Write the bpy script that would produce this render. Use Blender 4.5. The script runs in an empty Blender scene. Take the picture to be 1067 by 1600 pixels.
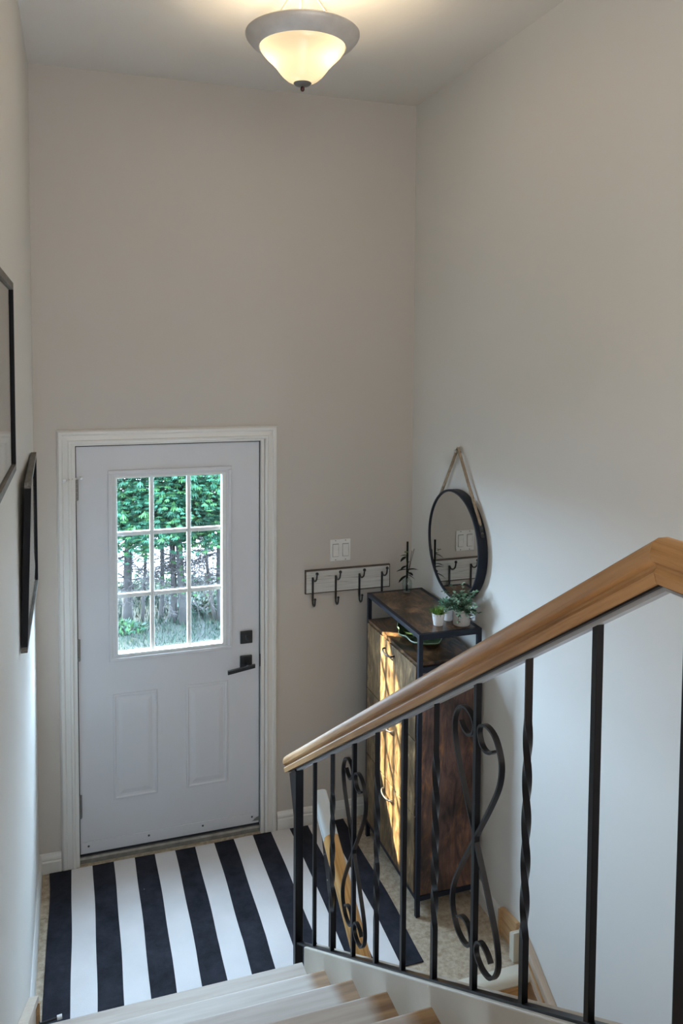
import bpy, math, random
from mathutils import Vector, Matrix
random.seed(7)
PI = math.pi
scene = bpy.context.scene
col = scene.collection

# ------------------------------------------------------------------ camera
def cam_axes(yaw, pitch, roll):
    y, p, r = map(math.radians, (yaw, pitch, roll))
    f = Vector((math.sin(y)*math.cos(p), math.cos(y)*math.cos(p), -math.sin(p)))
    rt = Vector((math.cos(y), -math.sin(y), 0)); up = rt.cross(f)
    return rt*math.cos(r)+up*math.sin(r), -rt*math.sin(r)+up*math.cos(r), f
CX, CY, FPX = 507.8635, 617.7534, 1217.5472
rt, up, fw = cam_axes(17.9053, 3.0479, 0.2953)
cam = bpy.data.cameras.new('camera')
cam.sensor_fit = 'VERTICAL'; cam.sensor_height = 36.0; cam.sensor_width = 24.0
cam.lens = FPX/1600*36
cam.shift_x = (533.5-CX)/1600; cam.shift_y = -(800-CY)/1600
cam.clip_start = 0.02; cam.clip_end = 300
camo = bpy.data.objects.new('camera', cam); col.objects.link(camo)
M = Matrix.Identity(4)
for i in range(3):
    M[i][0] = rt[i]; M[i][1] = up[i]; M[i][2] = -fw[i]
M[0][3], M[1][3], M[2][3] = -0.0072, -3.8922, 2.5239
camo.matrix_world = M
scene.camera = camo

# ------------------------------------------------------------------ light and exposure
WORLD_STRENGTH = 76.0
SUN_STRENGTH = 62.0
scene.view_settings.view_transform = 'Standard'
scene.view_settings.look = 'None'
scene.view_settings.exposure = 0.0
scene.view_settings.gamma = 1.0
scene.view_settings.use_curve_mapping = False
scene.cycles.use_denoising = True
scene.cycles.max_bounces = 10
scene.cycles.diffuse_bounces = 6
scene.cycles.glossy_bounces = 4
scene.cycles.transparent_max_bounces = 12
scene.cycles.sample_clamp_indirect = 6.0
scene.cycles.caustics_reflective = False
scene.cycles.caustics_refractive = False

world = bpy.data.worlds.new('daylight'); scene.world = world; world.use_nodes = True
bg = world.node_tree.nodes['Background']
bg.inputs[0].default_value = (0.57, 0.775, 1.0, 1); bg.inputs[1].default_value = WORLD_STRENGTH

def aim(o, d):
    o.rotation_euler = Vector(d).to_track_quat('-Z', 'Y').to_euler()
XL_ = -.1906
def lamp(name, typ, loc, d=None, **kw):
    L = bpy.data.lights.new(name, typ)
    for k, v in kw.items(): setattr(L, k, v)
    o = bpy.data.objects.new(name, L); o.location = loc
    if d: aim(o, d)
    col.objects.link(o); return o
lamp('sun', 'SUN', (-5, 4, 6), (1, -0.565, -0.785), energy=SUN_STRENGTH, angle=math.radians(0.9), color=(1.0, 0.86, 0.60))
o = lamp('window_portal', 'AREA', (0.455, 0.10, 1.47), (0, -1, 0), shape='RECTANGLE', size=0.56, size_y=0.92, energy=1)
o.data.cycles.is_portal = True
# unseen fill lights added behind the camera to brighten walls and ceiling
lamp('left_fill', 'AREA', (XL_+.08, -5.0, 2.75), (1, .75, -.02), shape='RECTANGLE', size=1.5, size_y=1.7, energy=38, color=(1.0, .985, .96))
lamp('right_fill', 'AREA', (1.68, -5.2, 2.7), (-1, .9, 0), shape='RECTANGLE', size=1.2, size_y=1.6, energy=15, color=(1.0, .985, .96))
lamp('upper_fill', 'POINT', (.70, -4.9, 3.1), energy=22, color=(1.0, .97, .93), shadow_soft_size=.30)
lamp('ceiling_fill', 'AREA', (.70, -4.7, 2.0), (0, .45, 1), shape='RECTANGLE', size=.8, size_y=.8, energy=24, color=(1.0, .97, .93))

# ------------------------------------------------------------------ materials
def new_mat(name):
    m = bpy.data.materials.new(name); m.use_nodes = True
    nt = m.node_tree; b = nt.nodes['Principled BSDF']
    return m, nt, b
def N(nt, t, **kw):
    n = nt.nodes.new(t)
    for k, v in kw.items(): setattr(n, k, v)
    return n
def flat(name, c, rough=0.5, metal=0.0, bump=0.0, bscale=200.0, var=0.0, vscale=6.0, spec=0.5, coat=0.0):
    m, nt, b = new_mat(name)
    b.inputs['Base Color'].default_value = (*c, 1); b.inputs['Roughness'].default_value = rough
    b.inputs['Metallic'].default_value = metal; b.inputs['Specular IOR Level'].default_value = spec
    b.inputs['Coat Weight'].default_value = coat
    tc = N(nt, 'ShaderNodeTexCoord')
    if var:
        n = N(nt, 'ShaderNodeTexNoise'); n.inputs['Scale'].default_value = vscale; n.inputs['Detail'].default_value = 5
        nt.links.new(tc.outputs['Object'], n.inputs['Vector'])
        r = N(nt, 'ShaderNodeValToRGB')
        r.color_ramp.elements[0].position = .3; r.color_ramp.elements[1].position = .7
        r.color_ramp.elements[0].color = (*[x*(1-var) for x in c], 1); r.color_ramp.elements[1].color = (*[min(1, x*(1+var)) for x in c], 1)
        nt.links.new(n.outputs['Fac'], r.inputs[0]); nt.links.new(r.outputs[0], b.inputs['Base Color'])
    if bump:
        n = N(nt, 'ShaderNodeTexNoise'); n.inputs['Scale'].default_value = bscale; n.inputs['Detail'].default_value = 3
        nt.links.new(tc.outputs['Object'], n.inputs['Vector'])
        bp = N(nt, 'ShaderNodeBump'); bp.inputs['Strength'].default_value = bump; bp.inputs['Distance'].default_value = 0.002
        nt.links.new(n.outputs['Fac'], bp.inputs['Height']); nt.links.new(bp.outputs[0], b.inputs['Normal'])
    return m
def wood(name, stops, axis='z', stretch=12.0, scale=5.0, rough=0.45, dist=1.5, blotch=None, bump=0.25, spec=0.5, tilt=0.0):
    """grain runs along axis; stops = [(pos, rgb)...]"""
    m, nt, b = new_mat(name); b.inputs['Roughness'].default_value = rough; b.inputs['Specular IOR Level'].default_value = spec
    tc = N(nt, 'ShaderNodeTexCoord'); mp = N(nt, 'ShaderNodeMapping')
    s = [scale*stretch]*3; s['xyz'.index(axis)] = scale
    mp.inputs['Scale'].default_value = s
    rot = N(nt, 'ShaderNodeMapping'); rot.inputs['Rotation'].default_value = (tilt, 0, 0)
    nt.links.new(tc.outputs['Object'], rot.inputs['Vector']); nt.links.new(rot.outputs[0], mp.inputs['Vector'])
    n = N(nt, 'ShaderNodeTexNoise'); n.inputs['Scale'].default_value = 1.0; n.inputs['Detail'].default_value = 8; n.inputs['Distortion'].default_value = dist
    n.inputs['Roughness'].default_value = .62
    nt.links.new(mp.outputs[0], n.inputs['Vector'])
    r = N(nt, 'ShaderNodeValToRGB'); els = r.color_ramp.elements
    while len(els) < len(stops): els.new(.5)
    for e, (p, c) in zip(els, stops): e.position = p; e.color = (*c, 1)
    nt.links.new(n.outputs['Fac'], r.inputs[0]); out = r.outputs[0]
    if blotch:
        n2 = N(nt, 'ShaderNodeTexNoise'); n2.inputs['Scale'].default_value = blotch[0]; n2.inputs['Detail'].default_value = 6
        n2.inputs['Distortion'].default_value = 0.6
        nt.links.new(tc.outputs['Object'], n2.inputs['Vector'])
        r2 = N(nt, 'ShaderNodeValToRGB'); r2.color_ramp.elements[0].position = .38; r2.color_ramp.elements[1].position = .66
        r2.color_ramp.elements[0].color = (*[blotch[1]]*3, 1); r2.color_ramp.elements[1].color = (*[blotch[2]]*3, 1)
        nt.links.new(n2.outputs['Fac'], r2.inputs[0])
        mx = N(nt, 'ShaderNodeMix', data_type='RGBA', blend_type='MULTIPLY'); mx.inputs[0].default_value = 1
        nt.links.new(out, mx.inputs[6]); nt.links.new(r2.outputs[0], mx.inputs[7]); out = mx.outputs[2]
    nt.links.new(out, b.inputs['Base Color'])
    if bump:
        bp = N(nt, 'ShaderNodeBump'); bp.inputs['Strength'].default_value = bump; bp.inputs['Distance'].default_value = 0.002
        nt.links.new(n.outputs['Fac'], bp.inputs['Height']); nt.links.new(bp.outputs[0], b.inputs['Normal'])
    return m

MT = {}
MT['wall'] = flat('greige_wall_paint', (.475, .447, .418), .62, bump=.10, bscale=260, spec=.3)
MT['side_wall'] = flat('lit_side_wall_paint', (.66, .65, .625), .55, bump=.08, bscale=260, spec=.35)  # back wall's paint lightened, so the side walls look more strongly lit
MT['ceiling'] = flat('ceiling_paint', (.65, .62, .575), .8, bump=.12, bscale=180, spec=.2)
MT['door'] = flat('door_white_paint', (.545, .56, .60), .38, bump=.05, bscale=60)
MT['trim'] = flat('white_trim_paint', (.62, .62, .61), .35, var=.012, vscale=4)
MT['muntin'] = flat('white_grille', (.62, .66, .67), .35)
MT['sill'] = flat('threshold_metal', (.20, .20, .19), .4, metal=.3, var=.2, vscale=30)
MT['gap'] = flat('weatherstrip_black', (.012, .014, .02), .8)
MT['black'] = flat('black_metal_hardware', (.010, .011, .014), .35)
MT['iron'] = flat('black_iron_paint', (.0045, .0042, .006), .33, bump=.08, bscale=70, var=.3, vscale=25, spec=.25)
MT['channel'] = flat('grey_steel_channel', (0.3380, 0.3510, 0.3770), .3, spec=.6)
MT['cab_metal'] = flat('dark_blue_black_metal', (.006, .009, .018), .48, spec=.3, bump=.05)
MT['steel'] = flat('satin_steel', (.55, .54, .52), .28, metal=1.0)
MT['hinge'] = flat('hinge_steel', (.24, .235, .23), .35, metal=.7)
MT['screw'] = flat('dark_screw', (.04, .04, .045), .5)
MT['plate'] = flat('white_plastic', (.66, .66, .65), .3)
MT['switch_gap'] = flat('grey_plastic_recess', (.25, .25, .25), .5)
MT['rubber'] = flat('white_rubber', (.72, .74, .78), .6)
MT['nickel'] = flat('brushed_pewter_metal', (.52, .49, .46), .42, metal=.25, var=.08, vscale=20)
MT['cap_metal'] = flat('dark_pewter_cap', (.12, .11, .10), .4, metal=.4)
MT['finial'] = flat('dark_red_glass', (.05, .008, .008), .12)
MT['oak'] = wood('oak_handrail', [(.30, (.20, .095, .030)), (.5, (.36, .195, .080)), (.72, (.45, .27, .125))], 'y', 22, 2.2, .5, .5, spec=.35, tilt=math.atan(.662))
MT['oak_level'] = wood('oak_handrail_level', [(.30, (.20, .095, .030)), (.5, (.36, .195, .080)), (.72, (.45, .27, .125))], 'y', 22, 2.2, .5, .5, spec=.35)
MT['oak_step'] = wood('orange_oak_step', [(.3, (.30, .15, .045)), (.55, (.50, .28, .10)), (.75, (.58, .36, .16))], 'x', 14, 3, .4, .8)
MT['oak_trim'] = wood('oak_baseboard', [(.3, (.34, .19, .085)), (.55, (.50, .31, .155)), (.75, (.56, .37, .21))], 'y', 14, 3, .4, .6)
MT['skirt'] = wood('pale_skirt_board', [(.3, (.42, .33, .25)), (.7, (.55, .46, .38))], 'y', 16, 3, .4, .5, tilt=-math.atan(.668))
MT['lower_oak'] = wood('golden_oak', [(.30, (.30, .14, .035)), (.5, (.58, .33, .11)), (.72, (.66, .44, .20))], 'y', 26, 2.5, .42, .6, tilt=-math.atan(.62))
RUST = [(.30, (.010, .006, .004)), (.45, (.055, .029, .016)), (.57, (.16, .085, .040)), (.72, (.32, .18, .08))]
MT['cab_top'] = wood('rustic_dark_walnut', RUST, 'y', 2.4, 6, .30, 2.0, blotch=(6, .45, 1.25))
MT['cab_side'] = wood('rustic_red_brown', [(.28, (.018, .010, .010)), (.43, (.075, .040, .036)), (.55, (.125, .066, .048)), (.66, (.26, .12, .05)), (.78, (.42, .20, .07))], 'z', 4.5, 4.5, .42, 2.0, blotch=(5, .40, 1.5))
MT['cab_front'] = wood('rustic_grey_brown', [(.28, (.014, .007, .003)), (.42, (.085, .049, .022)), (.56, (.18, .115, .055)), (.74, (.38, .265, .14))], 'z', 4, 5, .42, 2.6, blotch=(8, .45, 1.35))
MT['rope'] = flat('jute_rope', (.30, .235, .165), .85, bump=.5, bscale=400, var=.2, vscale=60)
MT['leather'] = flat('black_leather', (.012, .012, .014), .5)
MT['board'] = wood('whitewashed_board', [(.30, (.20, .18, .16)), (.42, (.46, .46, .45)), (.65, (.56, .57, .57))], 'x', 18, 4, .6, .9)
MT['board_edge'] = wood('dark_board_edge', [(.3, (.03, .022, .018)), (.7, (.12, .09, .075))], 'x', 10, 8, .7)
MT['rug_white'] = flat('white_rug_weave', (.64, .63, .64), .85, bump=.5, bscale=420, var=.06, vscale=5, spec=.25)
MT['vinyl_nosing'] = flat('cream_vinyl_nosing', (.58, .545, .46), .42, var=.06, vscale=8)
MT['pot_white'] = flat('white_ceramic', (.74, .75, .76), .3)
MT['pot_stone'] = flat('pale_concrete_pot', (.44, .42, .41), .75, bump=.4, bscale=120, var=.12, vscale=25)
MT['soil'] = flat('dark_soil', (.03, .022, .016), .95, bump=.6, bscale=150)
MT['grass_plant'] = flat('bright_green_spikes', (.13, .26, .04), .5, var=.35, vscale=60)
MT['grass_core'] = flat('dark_green_spikes', (.03, .08, .012), .6)
MT['teal_leaf'] = flat('blue_green_leaves', (0.1500, 0.3750, 0.2550), .5, var=.4, vscale=55)
MT['euc_leaf'] = flat('grey_green_leaves', (0.2860, 0.4680, 0.3510), .45, var=.5, vscale=45)
MT['euc_dark'] = flat('deep_green_leaves', (0.0420, 0.1050, 0.0630), .5, var=.4, vscale=45)
MT['twig'] = flat('brown_twig', (.12, .075, .045), .7)
MT['dark_leaf'] = flat('blackish_leaf', (.006, .010, .008), .7, spec=.15)
MT['pale_bud'] = flat('pale_green_bud', (.25, .30, .13), .6)
MT['dish'] = flat('green_glazed_dish', (.035, .065, .025), .4, var=.35, vscale=18)
MT['dish_rim'] = flat('pale_green_rim', (.26, .34, .21), .3)
MT['frame_wood'] = wood('weathered_grey_frame', [(.3, (.03, .027, .024)), (.6, (.13, .115, .10)), (.8, (.22, .20, .18))], 'y', 12, 6, .5, .8)
MT['frame_black'] = flat('matt_black_frame', (.008, .008, .010), .7, spec=.15)
MT['print_paper'] = flat('pale_print', (.72, .73, .70), .7, var=.04, vscale=4)
MT['bark'] = flat('grey_brown_bark', (0.0092, 0.0077, 0.0073), .9, bump=.8, bscale=30, var=.35, vscale=14)
MT['dead_twig'] = flat('grey_dead_twig', (0.0129, 0.0102, 0.0102), .9)
MT['cedar'] = flat('cedar_foliage', (0.0063, 0.0285, 0.0154), .6, var=.6, vscale=3.0, spec=.2)
MT['cedar_light'] = flat('young_cedar_foliage', (0.0161, 0.0463, 0.0144), .6, var=.5, vscale=3.0, spec=.2)
MT['lawn'] = flat('lawn_soil', (0.0054, 0.0092, 0.0061), .95, var=.4, vscale=5)
MT['blade'] = flat('grass_blades', (0.0056, 0.0149, 0.0091), .7, var=.5, vscale=2.5, spec=.2)
MT['blade_sunlit'] = flat('sunlit_grass_blades', (0.0405, 0.0426, 0.0224), .7, var=.3, vscale=5, spec=.2)  # sunlight put into the blade colour, mostly on the strip near the door
MT['gravel'] = flat('pale_gravel_drive', (0.1350, 0.1289, 0.1411), .95, var=.1, vscale=2)
MT['bush'] = flat('pale_field_bush', (0.0061, 0.0162, 0.0092), .8, var=.5, vscale=5, spec=.1)

def rug_dark():
    m, nt, b = new_mat('charcoal_rug_weave'); b.inputs['Roughness'].default_value = .9; b.inputs['Specular IOR Level'].default_value = .2
    tc = N(nt, 'ShaderNodeTexCoord')
    v = N(nt, 'ShaderNodeTexNoise'); v.inputs['Scale'].default_value = 9; v.inputs['Detail'].default_value = 9; v.inputs['Roughness'].default_value = .75
    nt.links.new(tc.outputs['Object'], v.inputs['Vector'])
    r = N(nt, 'ShaderNodeValToRGB'); e = r.color_ramp.elements
    e[0].position = .35; e[0].color = (.009, .010, .015, 1); e[1].position = .72; e[1].color = (.030, .032, .046, 1)
    nt.links.new(v.outputs['Fac'], r.inputs[0])
    w = N(nt, 'ShaderNodeTexVoronoi'); w.inputs['Scale'].default_value = 17
    nt.links.new(tc.outputs['Object'], w.inputs['Vector'])
    ct = N(nt, 'ShaderNodeMath', operation='LESS_THAN'); ct.inputs[1].default_value = .045
    nt.links.new(w.outputs['Distance'], ct.inputs[0])
    sp = N(nt, 'ShaderNodeSeparateColor'); nt.links.new(w.outputs['Color'], sp.inputs[0])
    c2 = N(nt, 'ShaderNodeMath', operation='GREATER_THAN'); c2.inputs[1].default_value = .72; nt.links.new(sp.outputs[0], c2.inputs[0])
    ml = N(nt, 'ShaderNodeMath', operation='MULTIPLY'); nt.links.new(ct.outputs[0], ml.inputs[0]); nt.links.new(c2.outputs[0], ml.inputs[1])
    mx = N(nt, 'ShaderNodeMix', data_type='RGBA'); nt.links.new(ml.outputs[0], mx.inputs[0]); nt.links.new(r.outputs[0], mx.inputs[6])
    mx.inputs[7].default_value = (.45, .45, .48, 1); nt.links.new(mx.outputs[2], b.inputs['Base Color'])
    n = N(nt, 'ShaderNodeTexNoise'); n.inputs['Scale'].default_value = 420; nt.links.new(tc.outputs['Object'], n.inputs['Vector'])
    bp = N(nt, 'ShaderNodeBump'); bp.inputs['Strength'].default_value = .5; bp.inputs['Distance'].default_value = .002
    nt.links.new(n.outputs['Fac'], bp.inputs['Height']); nt.links.new(bp.outputs[0], b.inputs['Normal'])
    return m
MT['rug_dark'] = rug_dark()

def tile_mat():
    m, nt, b = new_mat('speckled_vinyl_tile'); b.inputs['Roughness'].default_value = .34; b.inputs['Specular IOR Level'].default_value = .5
    tc = N(nt, 'ShaderNodeTexCoord')
    n = N(nt, 'ShaderNodeTexNoise'); n.inputs['Scale'].default_value = 38; n.inputs['Detail'].default_value = 7; n.inputs['Roughness'].default_value = .7
    nt.links.new(tc.outputs['Object'], n.inputs['Vector'])
    r = N(nt, 'ShaderNodeValToRGB'); e = r.color_ramp.elements
    e[0].position = .34; e[0].color = (.27, .205, .135, 1); e[1].position = .62; e[1].color = (.49, .42, .33, 1)
    nt.links.new(n.outputs['Fac'], r.inputs[0])
    nt.links.new(r.outputs[0], b.inputs['Base Color'])
    bp = N(nt, 'ShaderNodeBump'); bp.inputs['Strength'].default_value = .12; bp.inputs['Distance'].default_value = .002
    nt.links.new(n.outputs['Fac'], bp.inputs['Height']); nt.links.new(bp.outputs[0], b.inputs['Normal'])
    return m
MT['tile'] = tile_mat()

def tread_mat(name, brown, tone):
    # oak tread painted pale as window glare; the end shaded by the stringer stays brown
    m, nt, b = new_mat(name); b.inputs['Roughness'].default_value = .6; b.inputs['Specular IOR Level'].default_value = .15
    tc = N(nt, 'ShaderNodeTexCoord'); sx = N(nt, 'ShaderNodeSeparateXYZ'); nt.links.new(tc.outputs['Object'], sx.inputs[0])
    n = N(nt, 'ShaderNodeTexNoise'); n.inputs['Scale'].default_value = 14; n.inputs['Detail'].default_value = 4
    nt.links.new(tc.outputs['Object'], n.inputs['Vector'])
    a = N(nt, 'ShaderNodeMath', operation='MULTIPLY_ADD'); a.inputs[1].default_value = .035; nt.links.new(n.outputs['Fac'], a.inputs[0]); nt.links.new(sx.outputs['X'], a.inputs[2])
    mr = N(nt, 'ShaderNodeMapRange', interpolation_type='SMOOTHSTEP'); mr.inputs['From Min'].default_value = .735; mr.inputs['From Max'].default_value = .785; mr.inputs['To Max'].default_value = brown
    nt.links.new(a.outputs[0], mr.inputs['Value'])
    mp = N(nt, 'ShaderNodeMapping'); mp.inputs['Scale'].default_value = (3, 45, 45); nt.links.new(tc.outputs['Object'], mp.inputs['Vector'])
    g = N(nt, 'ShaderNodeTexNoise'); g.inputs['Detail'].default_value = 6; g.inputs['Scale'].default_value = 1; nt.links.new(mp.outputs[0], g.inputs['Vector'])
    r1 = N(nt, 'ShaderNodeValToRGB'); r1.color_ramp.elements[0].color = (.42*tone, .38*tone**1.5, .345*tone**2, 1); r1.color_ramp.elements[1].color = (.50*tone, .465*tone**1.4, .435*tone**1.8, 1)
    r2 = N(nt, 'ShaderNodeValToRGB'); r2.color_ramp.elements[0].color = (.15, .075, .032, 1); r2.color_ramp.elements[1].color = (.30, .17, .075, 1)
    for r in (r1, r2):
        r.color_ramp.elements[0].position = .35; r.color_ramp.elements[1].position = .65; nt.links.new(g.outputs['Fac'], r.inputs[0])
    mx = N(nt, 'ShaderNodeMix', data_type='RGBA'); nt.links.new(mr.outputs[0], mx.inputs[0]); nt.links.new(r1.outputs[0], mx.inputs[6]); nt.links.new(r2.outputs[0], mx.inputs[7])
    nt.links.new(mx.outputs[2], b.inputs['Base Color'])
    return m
MT['tread_pale'] = tread_mat('pale_beige_tread', 0.0, .90)
MT['tread'] = tread_mat('glare_oak_tread', .85, .97)
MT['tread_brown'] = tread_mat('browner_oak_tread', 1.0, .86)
MT['stringer'] = flat('cream_stringer_paint', (.45, .405, .345), .5, var=.06, vscale=5, bump=.05)

def glass_mat(name, tint=(1, 1, 1), refl=1.0):
    m = bpy.data.materials.new(name); m.use_nodes = True; nt = m.node_tree; nt.nodes.clear()
    out = N(nt, 'ShaderNodeOutputMaterial'); t = N(nt, 'ShaderNodeBsdfTransparent'); t.inputs[0].default_value = (*tint, 1)
    g = N(nt, 'ShaderNodeBsdfGlossy'); g.inputs['Roughness'].default_value = .03
    fr = N(nt, 'ShaderNodeLayerWeight'); fr.inputs[0].default_value = .5      # Schlick reflectance, alike from both sides of a thin pane
    pw = N(nt, 'ShaderNodeMath', operation='POWER'); pw.inputs[1].default_value = 5; nt.links.new(fr.outputs['Facing'], pw.inputs[0])
    ml = N(nt, 'ShaderNodeMath', operation='MULTIPLY_ADD'); ml.inputs[1].default_value = .9*refl; ml.inputs[2].default_value = .035*refl; nt.links.new(pw.outputs[0], ml.inputs[0])
    mx = N(nt, 'ShaderNodeMixShader'); nt.links.new(ml.outputs[0], mx.inputs[0]); nt.links.new(t.outputs[0], mx.inputs[1]); nt.links.new(g.outputs[0], mx.inputs[2])
    nt.links.new(mx.outputs[0], out.inputs[0]); return m
MT['glass'] = glass_mat('clear_glass', (.97, .99, .99), .8)
MT['vase_glass'] = glass_mat('vase_glass', (.80, .88, .88), 1.6)
MT['picture_glass'] = glass_mat('picture_glass', (.98, .98, .98), 1.0)
def mirror_mat():
    m, nt, b = new_mat('silvered_mirror'); b.inputs['Base Color'].default_value = (.70, .715, .71, 1); b.inputs['Metallic'].default_value = 1; b.inputs['Roughness'].default_value = .01
    return m
MT['mirror'] = mirror_mat()
def bowl_mat():
    m = bpy.data.materials.new('frosted_cream_glass'); m.use_nodes = True; nt = m.node_tree; nt.nodes.clear()
    out = N(nt, 'ShaderNodeOutputMaterial'); t = N(nt, 'ShaderNodeBsdfTranslucent'); t.inputs[0].default_value = (.045, .040, .032, 1)
    e = N(nt, 'ShaderNodeEmission'); e.inputs[0].default_value = (1, .86, .60, 1); e.inputs[1].default_value = .36
    g = N(nt, 'ShaderNodeBsdfGlossy'); g.inputs['Roughness'].default_value = .25; g.inputs[0].default_value = (.9, .9, .9, 1)
    a = N(nt, 'ShaderNodeAddShader'); nt.links.new(t.outputs[0], a.inputs[0]); nt.links.new(e.outputs[0], a.inputs[1])
    mx = N(nt, 'ShaderNodeMixShader'); mx.inputs[0].default_value = .05; nt.links.new(a.outputs[0], mx.inputs[1]); nt.links.new(g.outputs[0], mx.inputs[2])
    nt.links.new(mx.outputs[0], out.inputs[0]); return m
MT['bowl'] = bowl_mat()

# ------------------------------------------------------------------ mesh helpers
class MB:
    def __init__(s): s.v = []; s.f = []; s.mi = []; s.cur = 0
    def add(s, vs, fs):
        n = len(s.v); s.v += [tuple(v) for v in vs]
        for f in fs: s.f.append(tuple(i+n for i in f)); s.mi.append(s.cur)
        return s
    def box(s, x0, x1, y0, y1, z0, z1):
        v = [(x, y, z) for z in (z0, z1) for y in (y0, y1) for x in (x0, x1)]
        return s.add(v, [(0, 2, 3, 1), (4, 5, 7, 6), (0, 1, 5, 4), (2, 6, 7, 3), (0, 4, 6, 2), (1, 3, 7, 5)])
    def prism(s, poly, axis, a, b):
        """poly of 2-D points in the plane normal to axis, extruded from a to b (x: (y,z), y: (x,z), z: (x,y))"""
        def P(p, t): return {'x': (t, p[0], p[1]), 'y': (p[0], t, p[1]), 'z': (p[0], p[1], t)}[axis]
        n = len(poly); v = [P(p, a) for p in poly]+[P(p, b) for p in poly]
        return s.add(v, [tuple(range(n))[::-1], tuple(range(n, 2*n))]+[(i, (i+1) % n, n+(i+1) % n, n+i) for i in range(n)])
    def sweep(s, pts, prof, upv=(0, 0, 1), closed=False, caps=True, twist=None):
        """sweep a 2-D profile (u sideways, v up) along 3-D points with mitred corners"""
        pts = [Vector(p) for p in pts]; n = len(pts); k = len(prof); vs = []
        U = Vector(upv)
        for i, p in enumerate(pts):
            if closed: d0 = (p-pts[i-1]).normalized(); d1 = (pts[(i+1) % n]-p).normalized()
            else:
                d0 = (p-pts[i-1]).normalized() if i else None; d1 = (pts[i+1]-p).normalized() if i < n-1 else None
                d0 = d0 or d1; d1 = d1 or d0
            t = (d0+d1).normalized(); side = t.cross(U).normalized(); u2 = side.cross(t).normalized()
            sc = 1/max(.3, math.sqrt(max(0.09, (1+d0.dot(d1))/2)))
            bend = (d1-d0)
            for (a, b) in prof:
                if twist:
                    th = twist(i); a, b = a*math.cos(th)-b*math.sin(th), a*math.sin(th)+b*math.cos(th)
                off = side*a+u2*b
                if bend.length > 1e-6:
                    bn = bend.normalized(); off = off+bn*(off.dot(bn))*(sc-1)
                vs.append(p+off)
        fs = []; m = n if closed else n-1
        for i in range(m):
            j = (i+1) % n
            for q in range(k):
                r = (q+1) % k
                fs.append((i*k+q, i*k+r, j*k+r, j*k+q))
        if not closed and caps: fs += [tuple(range(k)), tuple(range((n-1)*k, n*k))[::-1]]
        return s.add(vs, fs)
    def tube(s, pts, r, k=8, closed=False, upv=(0, 0, 1)):
        if not isinstance(r, (list, tuple)): r = [r]*len(pts)
        pts = [Vector(p) for p in pts]; n = len(pts); vs = []; prev = None
        for i, p in enumerate(pts):
            if closed: t = (pts[(i+1) % n]-pts[i-1]).normalized()
            else: t = (pts[min(i+1, n-1)]-pts[max(i-1, 0)]).normalized()
            if prev is None:
                a = Vector(upv) if abs(t.dot(Vector(upv))) < .9 else Vector((1, 0, 0)); prev = (a-t*a.dot(t)).normalized()
            else: prev = (prev-t*prev.dot(t)).normalized()
            q = t.cross(prev)
            for j in range(k):
                th = 2*PI*j/k; vs.append(p+(prev*math.cos(th)+q*math.sin(th))*r[i])
        fs = []
        for i in range(n if closed else n-1):
            e = (i+1) % n
            for j in range(k): fs.append((i*k+j, i*k+(j+1) % k, e*k+(j+1) % k, e*k+j))
        if not closed: fs += [tuple(range(k))[::-1], tuple(range((n-1)*k, n*k))]
        return s.add(vs, fs)
    def lathe(s, prof, c, k=32, axis='z', cap0=False, cap1=False):
        vs = []; fs = []; n = len(prof)
        for (r, h) in prof:
            for j in range(k):
                th = 2*PI*j/k; a, b = r*math.cos(th), r*math.sin(th)
                vs.append({'z': (c[0]+a, c[1]+b, c[2]+h), 'y': (c[0]+a, c[1]+h, c[2]+b), 'x': (c[0]+h, c[1]+a, c[2]+b)}[axis])
        for i in range(n-1):
            for j in range(k): fs.append((i*k+j, i*k+(j+1) % k, (i+1)*k+(j+1) % k, (i+1)*k+j))
        if cap0: fs.append(tuple(range(k))[::-1])
        if cap1: fs.append(tuple(range((n-1)*k, n*k)))
        return s.add(vs, fs)
    def ball(s, c, r, k=10):
        prof = [(max(1e-4, r*math.sin(PI*i/k)), -r*math.cos(PI*i/k)) for i in range(k+1)]
        return s.lathe(prof, c, k*2)
    def build(s, name, mats, parent=None, smooth=False, bevel=0, **props):
        me = bpy.data.meshes.new(name); me.from_pydata(s.v, [], s.f)
        if not isinstance(mats, (list, tuple)): mats = [mats]
        for m in mats: me.materials.append(MT[m])
        if len(mats) > 1:
            for p, i in zip(me.polygons, s.mi): p.material_index = i
        me.update()
        import bmesh
        bm = bmesh.new(); bm.from_mesh(me); bmesh.ops.recalc_face_normals(bm, faces=bm.faces); bm.to_mesh(me); bm.free()
        if smooth:
            for p in me.polygons: p.use_smooth = True
            if smooth == 'auto': me.set_sharp_from_angle(angle=math.radians(38))
        o = bpy.data.objects.new(name, me); col.objects.link(o)
        if parent: link(o, parent)
        if bevel:
            b = o.modifiers.new('bevel', 'BEVEL'); b.width = bevel; b.segments = 2; b.limit_method = 'ANGLE'; b.angle_limit = math.radians(40)
        for k_, v_ in props.items(): o[k_] = v_
        return o
def link(o, parent):
    o.parent = parent
    o.matrix_parent_inverse = Matrix.Translation(-parent.location) if parent.type == 'EMPTY' else Matrix.Identity(4)
def empty(name, loc=(0, 0, 0), **props):
    o = bpy.data.objects.new(name, None); o.location = loc; o.empty_display_size = .05; col.objects.link(o)
    for k, v in props.items(): o[k] = v
    return o
def thing(name, loc, label, cat, group=None):
    o = empty(name, loc, label=label, category=cat)
    if group: o['group'] = group
    return o
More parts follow.
